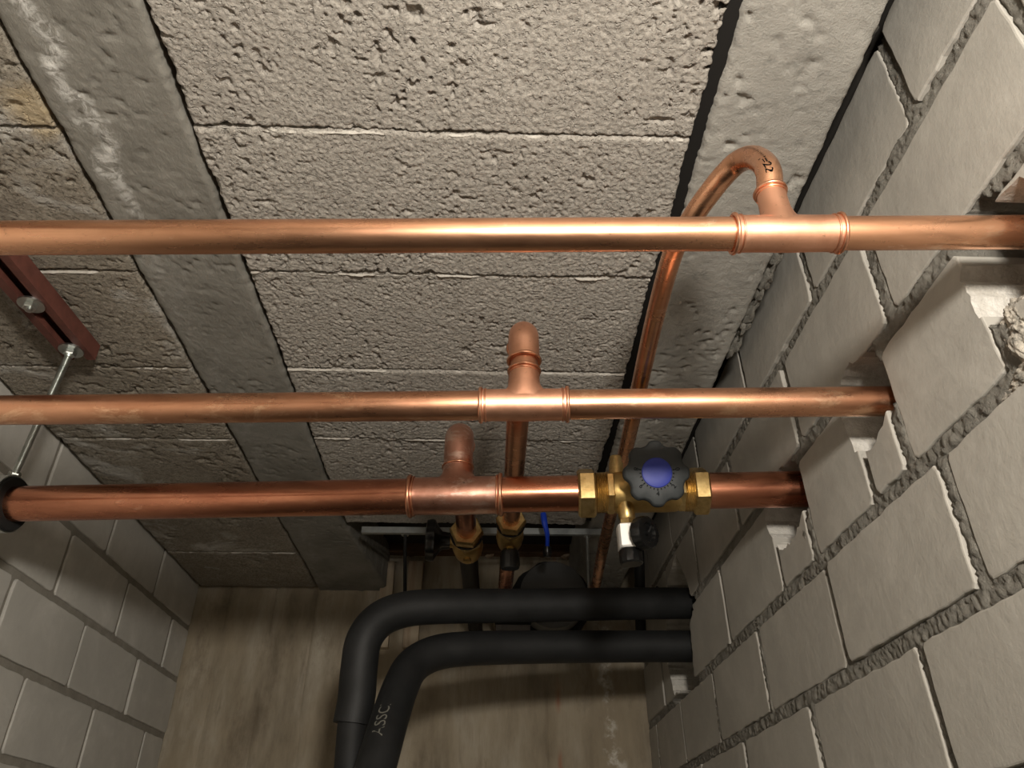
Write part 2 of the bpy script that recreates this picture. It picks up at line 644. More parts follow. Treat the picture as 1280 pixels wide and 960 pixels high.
MB().box((.190, YF, CZ + .006), (.2125, 1.46, CZ + .05)).build('joint_strip', M['bitumen'], ceil, smooth=0)
slab('joist', .2085, .3335, YF, YB + .02, .0030, M['joist_right'], lump=.7, pit=1.2, seed=4, jag=.002, streak=(.8, .8), up=.1, edge=.005, z=CZ + .001)

# ------------------------------------------------------------------ right wall
HOLES = [
    [(.408, .437), (.389, .427), (.372, .424), (.362, .424), (.358, .41), (.358, .37), (.368, .345), (.395, .345), (.435, .350), (.450, .366), (.453, .405), (.444, .428)],
    [(.668, .452), (.640, .456), (.619, .446), (.602, .428), (.590, .406), (.589, .381), (.606, .372), (.615, .366), (.627, .364), (.64, .356), (.662, .358), (.68, .371), (.688, .399), (.688, .43)],
    [(.90, .452), (.862, .446), (.833, .426), (.824, .405), (.826, .379), (.844, .365), (.865, .357), (.914, .353), (.938, .370), (.955, .410), (.95, .44)],
    [(1.455, .552), (1.404, .492), (1.381, .44), (1.378, .418), (1.415, .406), (1.424, .35), (1.432, .312), (1.50, .308), (1.60, .315), (1.63, .38), (1.60, .47), (1.55, .53)],
]


def subdiv_poly(pts, step, jit, seed):
    rs = np.random.RandomState(seed)
    out = []
    for i in range(len(pts)):
        a = np.array(pts[i], float)
        b = np.array(pts[(i + 1) % len(pts)], float)
        n = max(1, int(np.linalg.norm(b - a) / step))
        for k in range(n):
            out.append(a + (b - a) * k / n + rs.uniform(-jit, jit, 2))
    return out


def inside(poly, y, z):
    c = np.zeros(y.shape, bool)
    n = len(poly)
    for i in range(n):
        a, b = poly[i], poly[(i + 1) % n]
        cond = ((a[1] > z) != (b[1] > z)) & (y < (b[0] - a[0]) * (z - a[1]) / (b[1] - a[1] + 1e-12) + a[0])
        c ^= cond
    return c


hole_fine = [subdiv_poly(h, .006, .0026, 90 + i) for i, h in enumerate(HOLES)]

wr = struct(MB().box((XR + .125, YF, -ZO), (XR + .22, YB + .1, CZ + .115)).build('wall_right', M['mortar'], smooth=0))

lev_r = [-.44, -.315, -.19, -.065, .06, .181, .304, .437, .568, .694]
per_r = {
    8: [-.33, -.08, .17, .424, .677, .925, 1.215, 1.465, 1.715, 1.90],
    7: [-.45, -.2, .05, .30, .55, .797, 1.058, 1.315, 1.56, 1.81, 1.90],
    6: [-.33, -.08, .17, .436, .597, .668, .826, .937, 1.19, 1.44, 1.69, 1.90],
    5: [-.45, -.2, .05, .30, .555, .809, 1.062, 1.316, 1.561, 1.81, 1.90],
    4: [-.33, -.08, .16, .415, .667, .932, 1.20, 1.45, 1.70, 1.90],
}
BR = []
for row in range(len(lev_r) - 1):
    per = per_r.get(row) or per_r[4 if row % 2 == 0 else 5]
    for k in range(len(per) - 1):
        z0, z1 = lev_r[row] + .0083, lev_r[row + 1] - (0 if row == 8 else .0083)
        yA, yB = per[k] + (.0075 if per[k] < .9 else .0055), per[k + 1] - (.0075 if per[k + 1] < .9 else .0055)
        if row in (7, 8) and .4 < yA < .6:
            yA += .0045
        if row in (7, 8) and yA < .6:
            z0 += .002
        if row == 6 and k == 3:
            yA += .004
        BR.append((yA, yB, z0, z1))

# mortar bed seen between the bricks: one rough sheet, hollow where the holes are
res = .0025
gy, gz = np.meshgrid(np.arange(.12, YB + .004, res), np.arange(-.02, .735, res), indexing='ij')
rec = .0028 + (fbm(gy * 120, gz * 120, 71, 3) - .5) * .0034 + (vn(gy * 330, gz * 330, 75) - .5) * .0034
rec += (fbm(gy * 9, gz * 9, 77, 2) - .5) * .007
rec = np.clip(rec, -.001, .02)
for yA, yB, z0, z1 in BR:
    e = np.minimum(np.minimum(gy - yA, yB - gy), np.minimum(gz - z0, z1 - gz))
    rec = np.where(e > .003, .02, np.where(e > -.0005, np.maximum(rec, .0045), rec))
for hp in hole_fine:
    cy_, cz_ = np.mean(hp, axis=0)
    big = [(cy_ + (p[0] - cy_) * 1.16, cz_ + (p[1] - cz_) * 1.16) for p in hp]
    rec = np.where(inside(big, gy, gz), .118, rec)
rec = np.where(gz > .69, .05, rec)
P = np.stack([XR + rec, gy, gz], -1)
gridmesh('mortar_bed', P, M['mortar'], wr, smooth=0)
MB().box((XR + .009, YF, -ZO), (XR + .12, YB, -.02)).box((XR + .009, YF, -.02), (XR + .12, .12, .69)).build('mortar_backing', M['mortar'], wr, smooth=0)

cut_mesh = []
for i, hp in enumerate(hole_fine):
    b = MB()
    b.rings([[(XR - .03, p[0], p[1]) for p in hp], [(XR + .16, p[0] + (.004 if i < 3 else .0), p[1]) for p in hp]])
    me = bpy.data.meshes.new('cutter')
    me.materials.append(M['fracture'])
    me.from_pydata(b.v, [], b.f)
    bm = bmesh.new()
    bm.from_mesh(me)
    bmesh.ops.recalc_face_normals(bm, faces=bm.faces)
    bm.to_mesh(me)
    bm.free()
    cut_mesh.append(me)


def brick(parent, side, y0, y1, z0, z1, matl, seed, jit=.0012, depth=.1, bev=.0011, tip=0.0, cut=()):
    """one brick: rounded-over face at x = side wall, body going into the wall"""
    rs = np.random.RandomState(seed)
    sgn = 1 if side > 0 else -1
    x = side + rs.uniform(-.0012, .0016) * sgn
    c = .004
    pts = [(y0 + c, z0), (y1 - c, z0), (y1, z0 + c), (y1, z1 - c), (y1 - c, z1), (y0 + c, z1), (y0, z1 - c), (y0, z0 + c)]
    pts = subdiv_poly(pts, .014, jit, seed)
    cy, cz = (y0 + y1) / 2, (z0 + z1) / 2
    hw, hh = (y1 - y0) / 2, (z1 - z0) / 2

    def shr(p, e):
        return (cy + (p[0] - cy) * (1 - e / hw), cz + (p[1] - cz) * (1 - e / hh))
    rr = []
    for e, dx in ((bev * 1.6, 0), (bev * .5, bev * .4), (0, bev * 1.4), (0, depth)):
        rr.append([(x + sgn * dx + tip * (shr(p, e)[0] - cy), *shr(p, e)) for p in pts])
    b = MB()
    b.rings(rr)
    o = b.build('brick', matl, parent, smooth=0)
    if cut:
        for cm in cut:
            co = bpy.data.objects.new('cut_tool', cm)
            COL.objects.link(co)
            co.location = (-ORG[parent.name][0], -ORG[parent.name][1], ZO - ORG[parent.name][2])
            md = o.modifiers.new('hole', 'BOOLEAN')
            md.operation = 'DIFFERENCE'
            md.solver = 'EXACT'
            md.material_mode = 'TRANSFER'
            md.object = co
            bpy.context.view_layer.update()
            dg = bpy.context.evaluated_depsgraph_get()
            me = bpy.data.meshes.new_from_object(o.evaluated_get(dg))
            o.modifiers.clear()
            old = o.data
            o.data = me
            bpy.data.meshes.remove(old)
            bpy.data.objects.remove(co)
    return o


sd = 0
for yA, yB, z0, z1 in BR:
    sd += 1
    cut = [cut_mesh[i] for i, h in enumerate(HOLES)
           if min(p[0] for p in h) < yB and max(p[0] for p in h) > yA and min(p[1] for p in h) < z1 and max(p[1] for p in h) > z0]
    brick(wr, XR, yA, yB, z0, z1, M['brick_r'], 500 + sd, tip=random.uniform(-.010, .010), cut=cut)
for cm in cut_mesh:
    bpy.data.meshes.remove(cm)


def lump(name, c, r_, squash, matl, parent, seed, amp=.35, org=None, sub=4):
    bm = bmesh.new()
    bmesh.ops.create_icosphere(bm, subdivisions=sub, radius=1)
    c = np.array(c)
    rs = np.random.RandomState(seed)
    o1 = rs.uniform(0, 50, 3)
    V, F = [], []
    for v_ in bm.verts:
        p = np.array(v_.co)
        q = p * 2.2 + o1
        k = float(vn(np.array([q[0] + q[2] * .7]), np.array([q[1] - q[2] * .5]), 81)[0]) - .5
        q = p * 14 + o1 * 2
        k += .45 * (float(vn(np.array([q[0] + q[2] * .7]), np.array([q[1] - q[2] * .5]), 83)[0]) - .5)
        q = p * 6 + o1
        k += .5 * (float(vn(np.array([q[0] + q[2] * .7]), np.array([q[1] - q[2] * .5]), 82)[0]) - .5)
        V.append(c + p * r_ * np.array(squash) * (1 + amp * 2 * k))
    bm.verts.index_update()
    F = [tuple(v_.index for v_ in f.verts) for f in bm.faces]
    bm.free()
    b = MB()
    b.add(V, F)
    return b.build(name, matl, parent, org, smooth=60)


# crumbled mortar at the broken brick end near pipe, and smaller lips of mortar
lump('mortar_lump', (XR + .012, .420, .326), .034, (.42, .60, .85), M['rubble'], wr, 5, .22, sub=6)
lump('mortar_lump', (XR + .010, .432, .300), .026, (.40, 1.3, .5), M['rubble'], wr, 6, .22, sub=6)
for k, (px, py, s_) in enumerate([(1088, 36, .006), (1006, 668, .006), (1190, 740, .004), (930, 440, .005), (866, 556, .004)]):
    p = onx(px, py, XR)
    lump('mortar_crumb', (XR + .003, p[1], p[2]), s_, (.6, 1.1, 1.2), M['mortar'], wr, 20 + k, .3, sub=4)
# loose mortar in the gap between joist and wall
for k, (px, py) in enumerate([(985, 330), (975, 350), (962, 375), (950, 395), (940, 412), (925, 440), (990, 318)]):
    p = onz(px, py, CZ + .012)
    lump('mortar_crumb', (.345, p[1], CZ + .022), .012, (.6, 2.2, .8), M['mortar'], wr, 60 + k, .45, sub=3)

# ------------------------------------------------------------------ left wall
wl = struct(MB().box((XL - .2, YF, -ZO), (XL - .004, YB + .1, CZ + .115)).build('wall_left', M['mortar_l'], smooth=0))
lev_l = [-.44, -.32, -.20, -.08, .04, .16, .281, .402, .521, .640]
per_l = [[-.1, .15, .4, .65, .9, 1.155, 1.405, 1.655, 1.90], [-.23, .02, .27, .52, .77, 1.022, 1.277, 1.53, 1.785, 1.90]]
for row in range(len(lev_l) - 1):
    per = per_l[row % 2 == 1]
    if row == 8:
        per = per_l[0]
    elif row == 7:
        per = per_l[1]
    elif row == 6:
        per = [p + .005 for p in per_l[0][:-1]] + [1.90]
    elif row == 5:
        per = per_l[1]
    else:
        per = per_l[0 if row % 2 == 0 else 1]
    for k in range(len(per) - 1):
        sd += 1
        brick(wl, XL, per[k] + .0055, per[k + 1] - .0055, lev_l[row] + .0065, lev_l[row + 1] - .0065, M['brick_l'], 900 + sd, jit=.0007, depth=.08)

# ------------------------------------------------------------------ back wall, floor, wall behind the camera
wb = struct(MB().box((XL - .2, YB + .012, -ZO), (XR + .22, YB + .12, CZ + .2)).build('wall_back', M['plaster'], smooth=0))
gx, gz = np.meshgrid(np.arange(XL - .03, XR + .13, .006), np.arange(-.62, CZ + .2, .012), indexing='ij')
seams = np.array([-.642, -.536, -.43, -.315, -.2, -.085, .03, .14, .25])
h = np.zeros(gx.shape)
for k, s_ in enumerate(seams):
    ww = s_ + (vn(gz * 5, gz * 0 + k, 91) - .5) * .012
    h += .007 * np.exp(-((gx - ww) / .0055) ** 2) * np.clip(vn(gz * 7, gz * 0 + k * 3.3, 92) * 2 - .4, 0, 1)
h += (vn(np.floor((gx + .642) / .11) * 7.7, gx * 0, 93) - .5) * .003
h += (fbm(gx * 22, gz * 3, 94, 3) - .5) * .004
gridmesh('board_marked_face', np.stack([gx, YB + h, gz], -1), M['plaster'], wb, smooth=40)
struct(MB().box((XL - .2, YF - .1, -ZO - .1), (XR + .22, YB + .12, -ZO)).build('floor', M['floor'], smooth=0))
struct(MB().box((XL - .2, YF - .1, -ZO), (XR + .22, YF, CZ + .115)).build('wall_front', M['mortar_l'], smooth=0))

# ------------------------------------------------------------------ copper runs
P1a, P1b = np.array([-.355, .411, .390]), np.array([.375, .390, .395])
P2a, P2b = np.array([-.477, .646, .386]) * 1.025, np.array([.375, .604, .384]) * 1.025
P3a, P3b = np.array([-.614, .899, .400]) * 1.035, np.array([.375, .833, .401]) * 1.035


def ext(a, b, x):
    return a + (b - a) * (x - a[0]) / (b[0] - a[0])


def collar(c, d, R_, r_, parent, m='solder', seed=0):
    b = MB()
    b.torus(c, d, R_, r_, n=40, m=10, wob=.12)
    return b.build('collar', M[m], parent, smooth=60)


def tee(root, a, b, pxa, pxb, rp, rt, stub_p, stub_top, rs_, m, up=(0, 0, 1)):
    """tee fitting: sleeve on the run between two picture columns with a flared branch stub"""
    A, B = along(a, b, pxa), along(a, b, pxb)
    d = (B - A) / np.linalg.norm(B - A)
    L = np.linalg.norm(B - A)
    mb = MB()
    prof = [(0, rp * .98), (0, rt * 1.02), (.004, rt), (.010, rt * .985), (L * .5 - rs_ * 1.6, rt * .99), (L * .5, rt * 1.02), (L * .5 + rs_ * 1.6, rt * .99), (L - .010, rt * .985), (L - .004, rt), (L, rt * 1.02), (L, rp * .98)]
    mb.lathe(A, d, prof, n=40)
    h0 = np.linalg.norm(np.array(stub_top) - np.array(stub_p))
    sd_ = (np.array(stub_top) - np.array(stub_p)) / h0
    e1 = d - sd_ * d.dot(sd_)
    e1 /= np.linalg.norm(e1)
    e2_ = np.cross(sd_, e1)
    rr = []
    for k in (0, .06, .13, .21, .3, .42, .6, .8, 1.0):
        r_ = rs_ * (1 + .34 * (1 - k) ** 5)
        ring = []
        for i in range(40):
            a = 2 * math.pi * i / 40
            w_ = min(abs(r_ * math.sin(a)), rt * .998)
            zs = math.sqrt(rt * rt - w_ * w_) - .0006
            ring.append(np.array(stub_p) + e1 * r_ * math.cos(a) + e2_ * math.copysign(w_ if k < .25 else min(abs(r_ * math.sin(a)), w_ + (k - .25) * .02), math.sin(a)) + sd_ * ((1 - k) * zs + k * h0))
        rr.append(ring)
    mb.rings(rr, False, True)
    o = mb.build('tee_fitting', M[m], root, smooth=45)
    collar(A, d, rt * 1.03, rt * .115, o)
    collar(A + d * .0045, d, rt * 1.0, rt * .06, o)
    collar(B, d, rt * 1.03, rt * .115, o)
    collar(B - d * .0045, d, rt * 1.0, rt * .06, o)
    return o, d


# --- top run, thin branch tube bent over and running back
r1 = .0124
run1 = thing('copper_pipe', ext(P1a, P1b, 0), 'bright copper pipe nearest the viewer, its thin branch tube bent back over it', 'pipe', 'horizontal copper pipes')
MB().tube([ext(P1a, P1b, -.735), ext(P1a, P1b, -.3), ext(P1a, P1b, .1), ext(P1a, P1b, .49)], r1, 40).build('pipe_tube', M['copper1'], run1)
c1 = along(P1a, P1b, 977)
s1 = c1 + np.array([0, 0, .0425])
t1, d1 = tee(run1, P1a, P1b, 917, 1049, r1, r1 + .0012, c1, s1, .0108, 'fitting')
collar(s1, (0, 0, 1), .0112, .0016, t1)
collar(s1 + np.array([0, 0, -.003]), (0, 0, 1), .0108, .001, t1)
path = [c1 + np.array([0, 0, .02]), s1]
for px, py, y in [(961, 216, .392), (953, 203, .399), (939, 197, .412), (922, 203, .428), (905, 219, .443), (888, 240, .458)]:
    path.append(ony(px, py, y))
for px, py, z in [(872, 262, .502), (856, 288, .5015), (840, 320, .501), (818, 400, .499), (800, 480, .496), (785, 550, .494), (755, 680, .498), (745, 730, .508), (741, 750, .506)]:
    path.append(onz(px, py, z))
pp = path


def smooth_path(pts, n=6):
    pts = [np.array(p, float) for p in pts]
    out = []
    for i in range(len(pts) - 1):
        p0, p1, p2, p3 = pts[max(i - 1, 0)], pts[i], pts[i + 1], pts[min(i + 2, len(pts) - 1)]
        for k in range(n):
            t_ = k / n
            out.append(.5 * ((2 * p1) + (-p0 + p2) * t_ + (2 * p0 - 5 * p1 + 4 * p2 - p3) * t_ ** 2 + (-p0 + 3 * p1 - 3 * p2 + p3) * t_ ** 3))
    out.append(pts[-1])
    return out


bp = smooth_path(pp, 6)
br1 = MB().tube(bp, .0098, 28).build('branch_tube', M['copper1'], run1)


def text_mesh(txt, size):
    cu = bpy.data.curves.new('txt', 'FONT')
    cu.body = txt
    cu.size = size
    cu.extrude = 0
    cu.align_x = 'CENTER'
    cu.align_y = 'CENTER'
    cu.resolution_u = 3
    o = bpy.data.objects.new('txt', cu)
    COL.objects.link(o)
    bpy.context.view_layer.update()
    dg = bpy.context.evaluated_depsgraph_get()
    me = bpy.data.meshes.new_from_object(o.evaluated_get(dg))
    V = [tuple(v_.co) for v_ in me.vertices]
    F = [tuple(p.vertices) for p in me.polygons]
    bpy.data.objects.remove(o)
    bpy.data.curves.remove(cu)
    bpy.data.meshes.remove(me)
    return V, F


def wrap_text(name, txt, size, path, s0, rad, toward, matl, parent, lift=.0003, flip=1):
    """letters lying on a tube's skin: text x runs along the path, text y around it"""
    V, F = text_mesh(txt, size)
    seg = [np.linalg.norm(path[i + 1] - path[i]) for i in range(len(path) - 1)]
    cum = np.concatenate([[0], np.cumsum(seg)])
    b = MB()
    out = []
    for x, y, z in V:
        s_ = s0 + flip * x
        i = min(max(int(np.searchsorted(cum, s_)) - 1, 0), len(seg) - 1)
        t_ = (s_ - cum[i]) / seg[i]
        p = path[i] + (path[i + 1] - path[i]) * t_
        d = (path[i + 1] - path[i]) / seg[i]
        n_ = np.array(toward) - p
        n_ = n_ - d * n_.dot(d)
        n_ /= np.linalg.norm(n_)
        e = np.cross(n_, d) * flip
        a = y / rad
        out.append(p + (n_ * math.cos(a) + e * math.sin(a)) * (rad + lift))
    b.add(out, F)
    return b.build(name, matl, parent, smooth=0)


wrap_text('stamped_mark', '1=22', .0085, bp, .043, .0098, (0, 0, 0), M['ink'], run1, flip=-1)

# --- middle run with branch going up and back to a valve
r2 = .0148
run2 = thing('copper_pipe', ext(P2a, P2b, 0), 'middle one of the three horizontal copper pipes, speckled with bright spots', 'pipe', 'horizontal copper pipes')
MB().tube([ext(P2a, P2b, -.735), ext(P2a, P2b, -.3), ext(P2a, P2b, .1), ext(P2a, P2b, .49)], r2, 40).build('pipe_tube', M['copper2'], run2)
c2 = along(P2a, P2b, 656)
s2 = c2 + np.array([0, 0, .040])
t2, d2 = tee(run2, P2a, P2b, 601, 709, r2, r2 + .0013, c2, s2, .0152, 'fitting')
collar(s2, (0, 0, 1), .0156, .0017, t2)
collar(s2 + np.array([0, 0, -.0032]), (0, 0, 1), .0152, .001, t2)
e2 = s2 + np.array([0, 0, .013])
MB().tube([s2 - np.array([0, 0, .01]), e2 + np.array([0, 0, .004])], .0142, 32).build('nipple', M['solder'], run2)
back2 = np.array([.004, 1, 0])
ep = [e2 - np.array([0, 0, .001]), e2 + np.array([0, 0, .010]), e2 + np.array([0, 0, .020])] + arc(e2 + np.array([0, 0, .021]), (0, 0, 1), back2, .021, 12)
ep.append(ep[-1] + back2 * .016)
el2 = MB().tube(ep, .0158, 32).build('elbow', M['fitting'], run2, smooth=45)
collar(e2, (0, 0, 1), .0162, .0019, el2)
collar(ep[-1], back2, .0160, .0016, el2)
h2 = ep[-1]
v2 = onz(639, 648, h2[2])
MB().tube([h2 - back2 * .01, v2 + np.array([0, .01, 0])], .0142, 32).build('branch_tube', M['copper2'], run2)

# --- bottom, thickest run, in two lengths either side of the valve
r3 = .0229
run3 = thing('copper_pipe', ext(P3a, P3b, 0), 'thick reddish copper pipe that carries the brass valve', 'pipe', 'horizontal copper pipes')
VA, VB = along(P3a, P3b, 726), along(P3a, P3b, 880)
VAe, VBe = along(P3a, P3b, 722.6), along(P3a, P3b, 883.4)
MB().tube([ext(P3a, P3b, -.735), ext(P3a, P3b, -.3), VAe], r3, 44).build('pipe_tube', M['copper3'], run3)
MB().tube([VBe, ext(P3a, P3b, .49)], r3, 44).build('pipe_tube', M['copper3'], run3)
c3 = along(P3a, P3b, 571)
s3 = c3 + np.array([0, 0, .040])
t3, d3 = tee(run3, P3a, P3b, 513, 626, r3, r3 + .0015, c3, s3, .0196, 'fitting3')
collar(s3, (0, 0, 1), .0196, .0016, t3)
e3 = s3 + np.array([0, 0, .006])
back3 = np.array([.012, 1, 0])
back3 /= np.linalg.norm(back3)
ep = [s3 - np.array([0, 0, .004]), e3 + np.array([0, 0, .010]), e3 + np.array([0, 0, .024])] + arc(e3 + np.array([0, 0, .025]), (0, 0, 1), back3, .025, 12)
ep.append(ep[-1] + back3 * .02)
el3 = MB().tube(ep, .0190, 32).build('elbow', M['fitting3'], run3, smooth=45)
collar(ep[-1], back3, .0186, .0016, el3)
h3 = ep[-1]
v3 = onz(583, 662, h3[2])
MB().tube([h3 - back3 * .01, v3 + np.array([0, .01, 0])], .0172, 32).build('branch_tube', M['copper3'], run3)

# ------------------------------------------------------------------ balancing valve on the thick run
dv = (VB - VA) / np.linalg.norm(VB - VA)


def vx(px):
    return float(np.dot(along(P3a, P3b, px) - VA, dv))


VC = along(P3a, P3b, 806)
val = thing('regulating_valve', VC - np.array([0, 0, .03]), 'brass regulating valve with charcoal handwheel and blue centre cap on thick copper pipe', 'valve')


def hexprof(t0, t1, r_, ch=.12):
    w_ = (t1 - t0) * ch
    return [(t0, r_ * .90), (t0 + w_, r_), (t1 - w_, r_), (t1, r_ * .90)]


nutL = MB().lathe(VA, dv, hexprof(vx(722), vx(744), .0325), n=6, rot=.62).build('union_nut', M['brass'], val, smooth=0)
b = MB()
t0, t1_ = vx(744), vx(759)
prof = []
n_th = 7
for k in range(n_th):
    a = t0 + (t1_ - t0) * k / n_th
    prof += [(a, .0248), (a + (t1_ - t0) / n_th * .5, .0262)]
prof += [(t1_, .0248)]
b.lathe(VA, dv, [(t0, .015)] + prof + [(t1_, .015)], n=40)
b.build('thread', M['brass'], val, smooth=60)
MB().lathe(VA, dv, hexprof(vx(757), vx(767), .0292, .18), n=6, rot=.55).build('hex_shoulder', M['brass'], val, smooth=0)
b = MB()
b.lathe(VA, dv, [(vx(766), .0255), (vx(770), .0265), (vx(780), .0270), (vx(795), .0262), (vx(815), .0258), (vx(832), .0262), (vx(842), .0258), (vx(848), .024), (vx(850), .02)], n=40)
b.build('body', M['brass_cast'], val)
MB().lathe(VA, dv, hexprof(vx(844), vx(855), .0275, .18), n=6, rot=.5).build('hex_shoulder', M['brass'], val, smooth=0)
t0, t1_ = vx(854), vx(867)
prof = []
for k in range(6):
    a = t0 + (t1_ - t0) * k / 6
    prof += [(a, .0246), (a + (t1_ - t0) / 6 * .5, .0258)]
MB().lathe(VA, dv, [(t0, .015)] + prof + [(t1_, .0246), (t1_, .015)], n=40).build('thread', M['brass'], val, smooth=60)
MB().lathe(VA, dv, hexprof(vx(864), vx(884), .0310), n=6, rot=.66).build('union_nut', M['brass'], val, smooth=0)
# bonnet and handwheel, stem pointing at the viewer and a little up
VW = atd(821, 591, .897)
tow = VW - VC
tow[0] *= 1.0
wax = tow / np.linalg.norm(tow)
wax = wax + .0 * dv
face = np.array([-.05, -.93, -.28])
face /= np.linalg.norm(face)
st = VW - face * .055
b = MB()
b.lathe(st, face, [(-.006, .022), (.012, .0215), (.02, .019), (.030, .018), (.046, .016)], n=32)
b.build('bonnet', M['brass_cast'], val)
HR = .0376


def lobes(a):
    return 1 + .075 * math.tanh(1.5 * math.cos(8 * a) + .3)


b = MB()
b.lathe(VW - face * .012, face, [(-.006, HR * .72), (-.004, HR * .90), (0, HR * .955), (.004, HR * .985), (.0085, HR * .985), (.0115, HR * .95), (.0125, HR * .90), (.0130, HR * .6), (.0130, HR * .3)], n=128, rot=math.pi / 2, shape=lobes)
wheel = b.build('handwheel', M['charcoal'], val, smooth=50)
b = MB()
b.lathe(VW, face, [(0, .0176), (.0014, .0180), (.0022, .0174), (.0026, .0150), (.0028, .009), (.0028, .004)], n=48)
cap = b.build('centre_cap', M['blue'], wheel)
cap['label'] = 'glossy blue round cap'
# dial ticks and numerals
fd, fu, fv = frame(face)
ux = np.array([1.0, 0, 0]) - fd * fd[0]
ux /= np.linalg.norm(ux)
uy = np.cross(fd, ux)
if uy[2] < 0:
    uy = -uy


def dial(pt2, lift):
    return VW + fd * lift + ux * pt2[0] + uy * pt2[1]


for i in range(17):
    a = math.radians(10 - i * 12.5)
    ca, sa = math.cos(a), math.sin(a)
    w_ = .00055
    ra, rb = .0187, (.0215 if i % 4 == 0 else .0205)
    q = [(ra * ca - w_ * sa, ra * sa + w_ * ca), (rb * ca - w_ * sa, rb * sa + w_ * ca), (rb * ca + w_ * sa, rb * sa - w_ * ca), (ra * ca + w_ * sa, ra * sa - w_ * ca)]
    b = MB()
    b.add([dial(p, .0015) for p in q], [(0, 1, 2, 3)])
    b.build('scale_tick', M['ink'], wheel, smooth=0)
for i, tx in enumerate('02468'):
    a = math.radians(10 - i * 50)
    V, F = text_mesh(tx, .0078)
    up_a = a + math.pi / 2 + math.pi       # tops of the figures point at the hub
    ca, sa = math.cos(a + math.pi / 2), math.sin(a + math.pi / 2)
    out = []
    for x, y, z in V:
        out.append(dial((.0250 * math.cos(a) + x * ca - y * sa, .0250 * math.sin(a) + x * sa + y * ca), .0016))
    b = MB()
    b.add(out, F)
    b.build('numeral', M['ink'], wheel, smooth=0)
# upper test plug and lower drain cock
pl = along(P3a, P3b, 771)
pb = pl + np.array([0, -.006, .010])
MB().lathe(pb, (0, -.15, 1), [(0, .0095), (.026, .0092), (.028, .0080), (.034, .0078), (.036, .0068)], n=24).build('test_plug', M['brass'], val)
dd = along(P3a, P3b, 779)
dr0 = dd + np.array([0, -.008, -.018])
dn = np.array([.02, .05, -1.0])
dn /= np.linalg.norm(dn)
MB().lathe(dr0, dn, [(0, .0100), (.012, .0108), (.020, .0100), (.023, .0085)], n=28).build('drain_port', M['brass'], val)
MB().lathe(dr0 + dn * .022, dn, hexprof(0, .008, .0105, .2), n=6).build('drain_nut', M['brass'], val, smooth=0)
dk = thing('drain_cock', dr0 + dn * .086, 'small drain cock with white body and round black cap under the brass valve', 'drain cock')
q0 = dr0 + dn * .0302
b = MB()
sq = lambda a: 1.0 / max(abs(math.cos(a)), abs(math.sin(a))) ** .72
b.lathe(q0, dn, [(0, .0120), (.0015, .0140), (.028, .0140), (.030, .0125)], n=32, rot=.35, shape=sq)
b.build('body', M['nickel'], dk, smooth=35)
MB().lathe(q0 + dn * .0302, dn, [(0, .0126), (.002, .0138), (.016, .0138), (.018, .0122), (.018, .004)], n=24, shape=lambda a: 1 + .03 * math.cos(12 * a)).build('outlet_cap', M['black'], dk)
kn = np.array([.62, -.75, -.12])
kn /= np.linalg.norm(kn)
k0 = q0 + dn * .0135
MB().lathe(k0 + kn * .011, kn, [(0, .006), (.006, .006), (.006, .0170), (.008, .0198), (.018, .0198), (.0205, .0182), (.0205, .0125), (.0165, .0105), (.0165, .004), (.0195, .003)], n=48, shape=lambda a: 1 + .025 * math.cos(16 * a)).build('knob', M['black'], dk)
ls = q0 + dn * .004
lp = [ls + np.array([.010, -.004, -.004]), ls + np.array([.016, -.010, .004]), ls + np.array([.026, -.014, .002]), k0 + kn * .028 + np.array([.004, 0, .004]), k0 + kn * .030]
MB().tube(smooth_path(lp, 5), .0012, 8).build('retaining_strap', M['rubber'], dk)

# ------------------------------------------------------------------ red slotted channel on the ceiling, rod and clamp
ry1 = .862
xa, xb = -.600, -.559
rail = thing('mounting_channel', (-.58, .6, CZ - .001), 'red primed steel channel fixed under the ceiling blocks', 'channel')
rt_ = Matrix.Rotation(-.055, 3, 'Z')


def rr_(x, y, z):
    p = rt_ @ Vector((x - xa, y - ry1, 0))
    return (xa + p.x + .022, ry1 + p.y, z)


def rbox(name, x0, x1, y0, y1, z0, z1, m, parent):
    b = MB()
    b.box((x0, y0, z0), (x1, y1, z1))
    b.v = [rr_(*v_) for v_ in b.v]
    return b.build(name, m, parent, smooth=0)


zt, zb = CZ - .0012, CZ - .0222
for nm, x0, x1, z0, z1 in (('back_web', xa, xb, zt - .0025, zt), ('side_flange', xa, xa + .0025, zb, zt - .0025), ('side_flange', xb - .0025, xb, zb, zt - .0025), ('lip', xa, xa + .0115, zb - .0025, zb), ('lip', xb - .0115, xb, zb - .0025, zb),
                           ('inner_lip', xa + .009, xa + .0115, zb, zb + .006), ('inner_lip', xb - .0115, xb - .009, zb, zb + .006)):
    rbox(nm, x0, x1, -.2, ry1, z0, z1, M['primer'], rail)


def washer_bolt(y, parent, big):
    p = np.array(rr_((xa + xb) / 2, y, zb - .0025))
    wsh = MB().lathe(p, (0, 0, -1), [(0, .004), (0, big), (.0025, big), (.0025, .004)], n=40).build('washer', M['zinc'], parent)
    return p


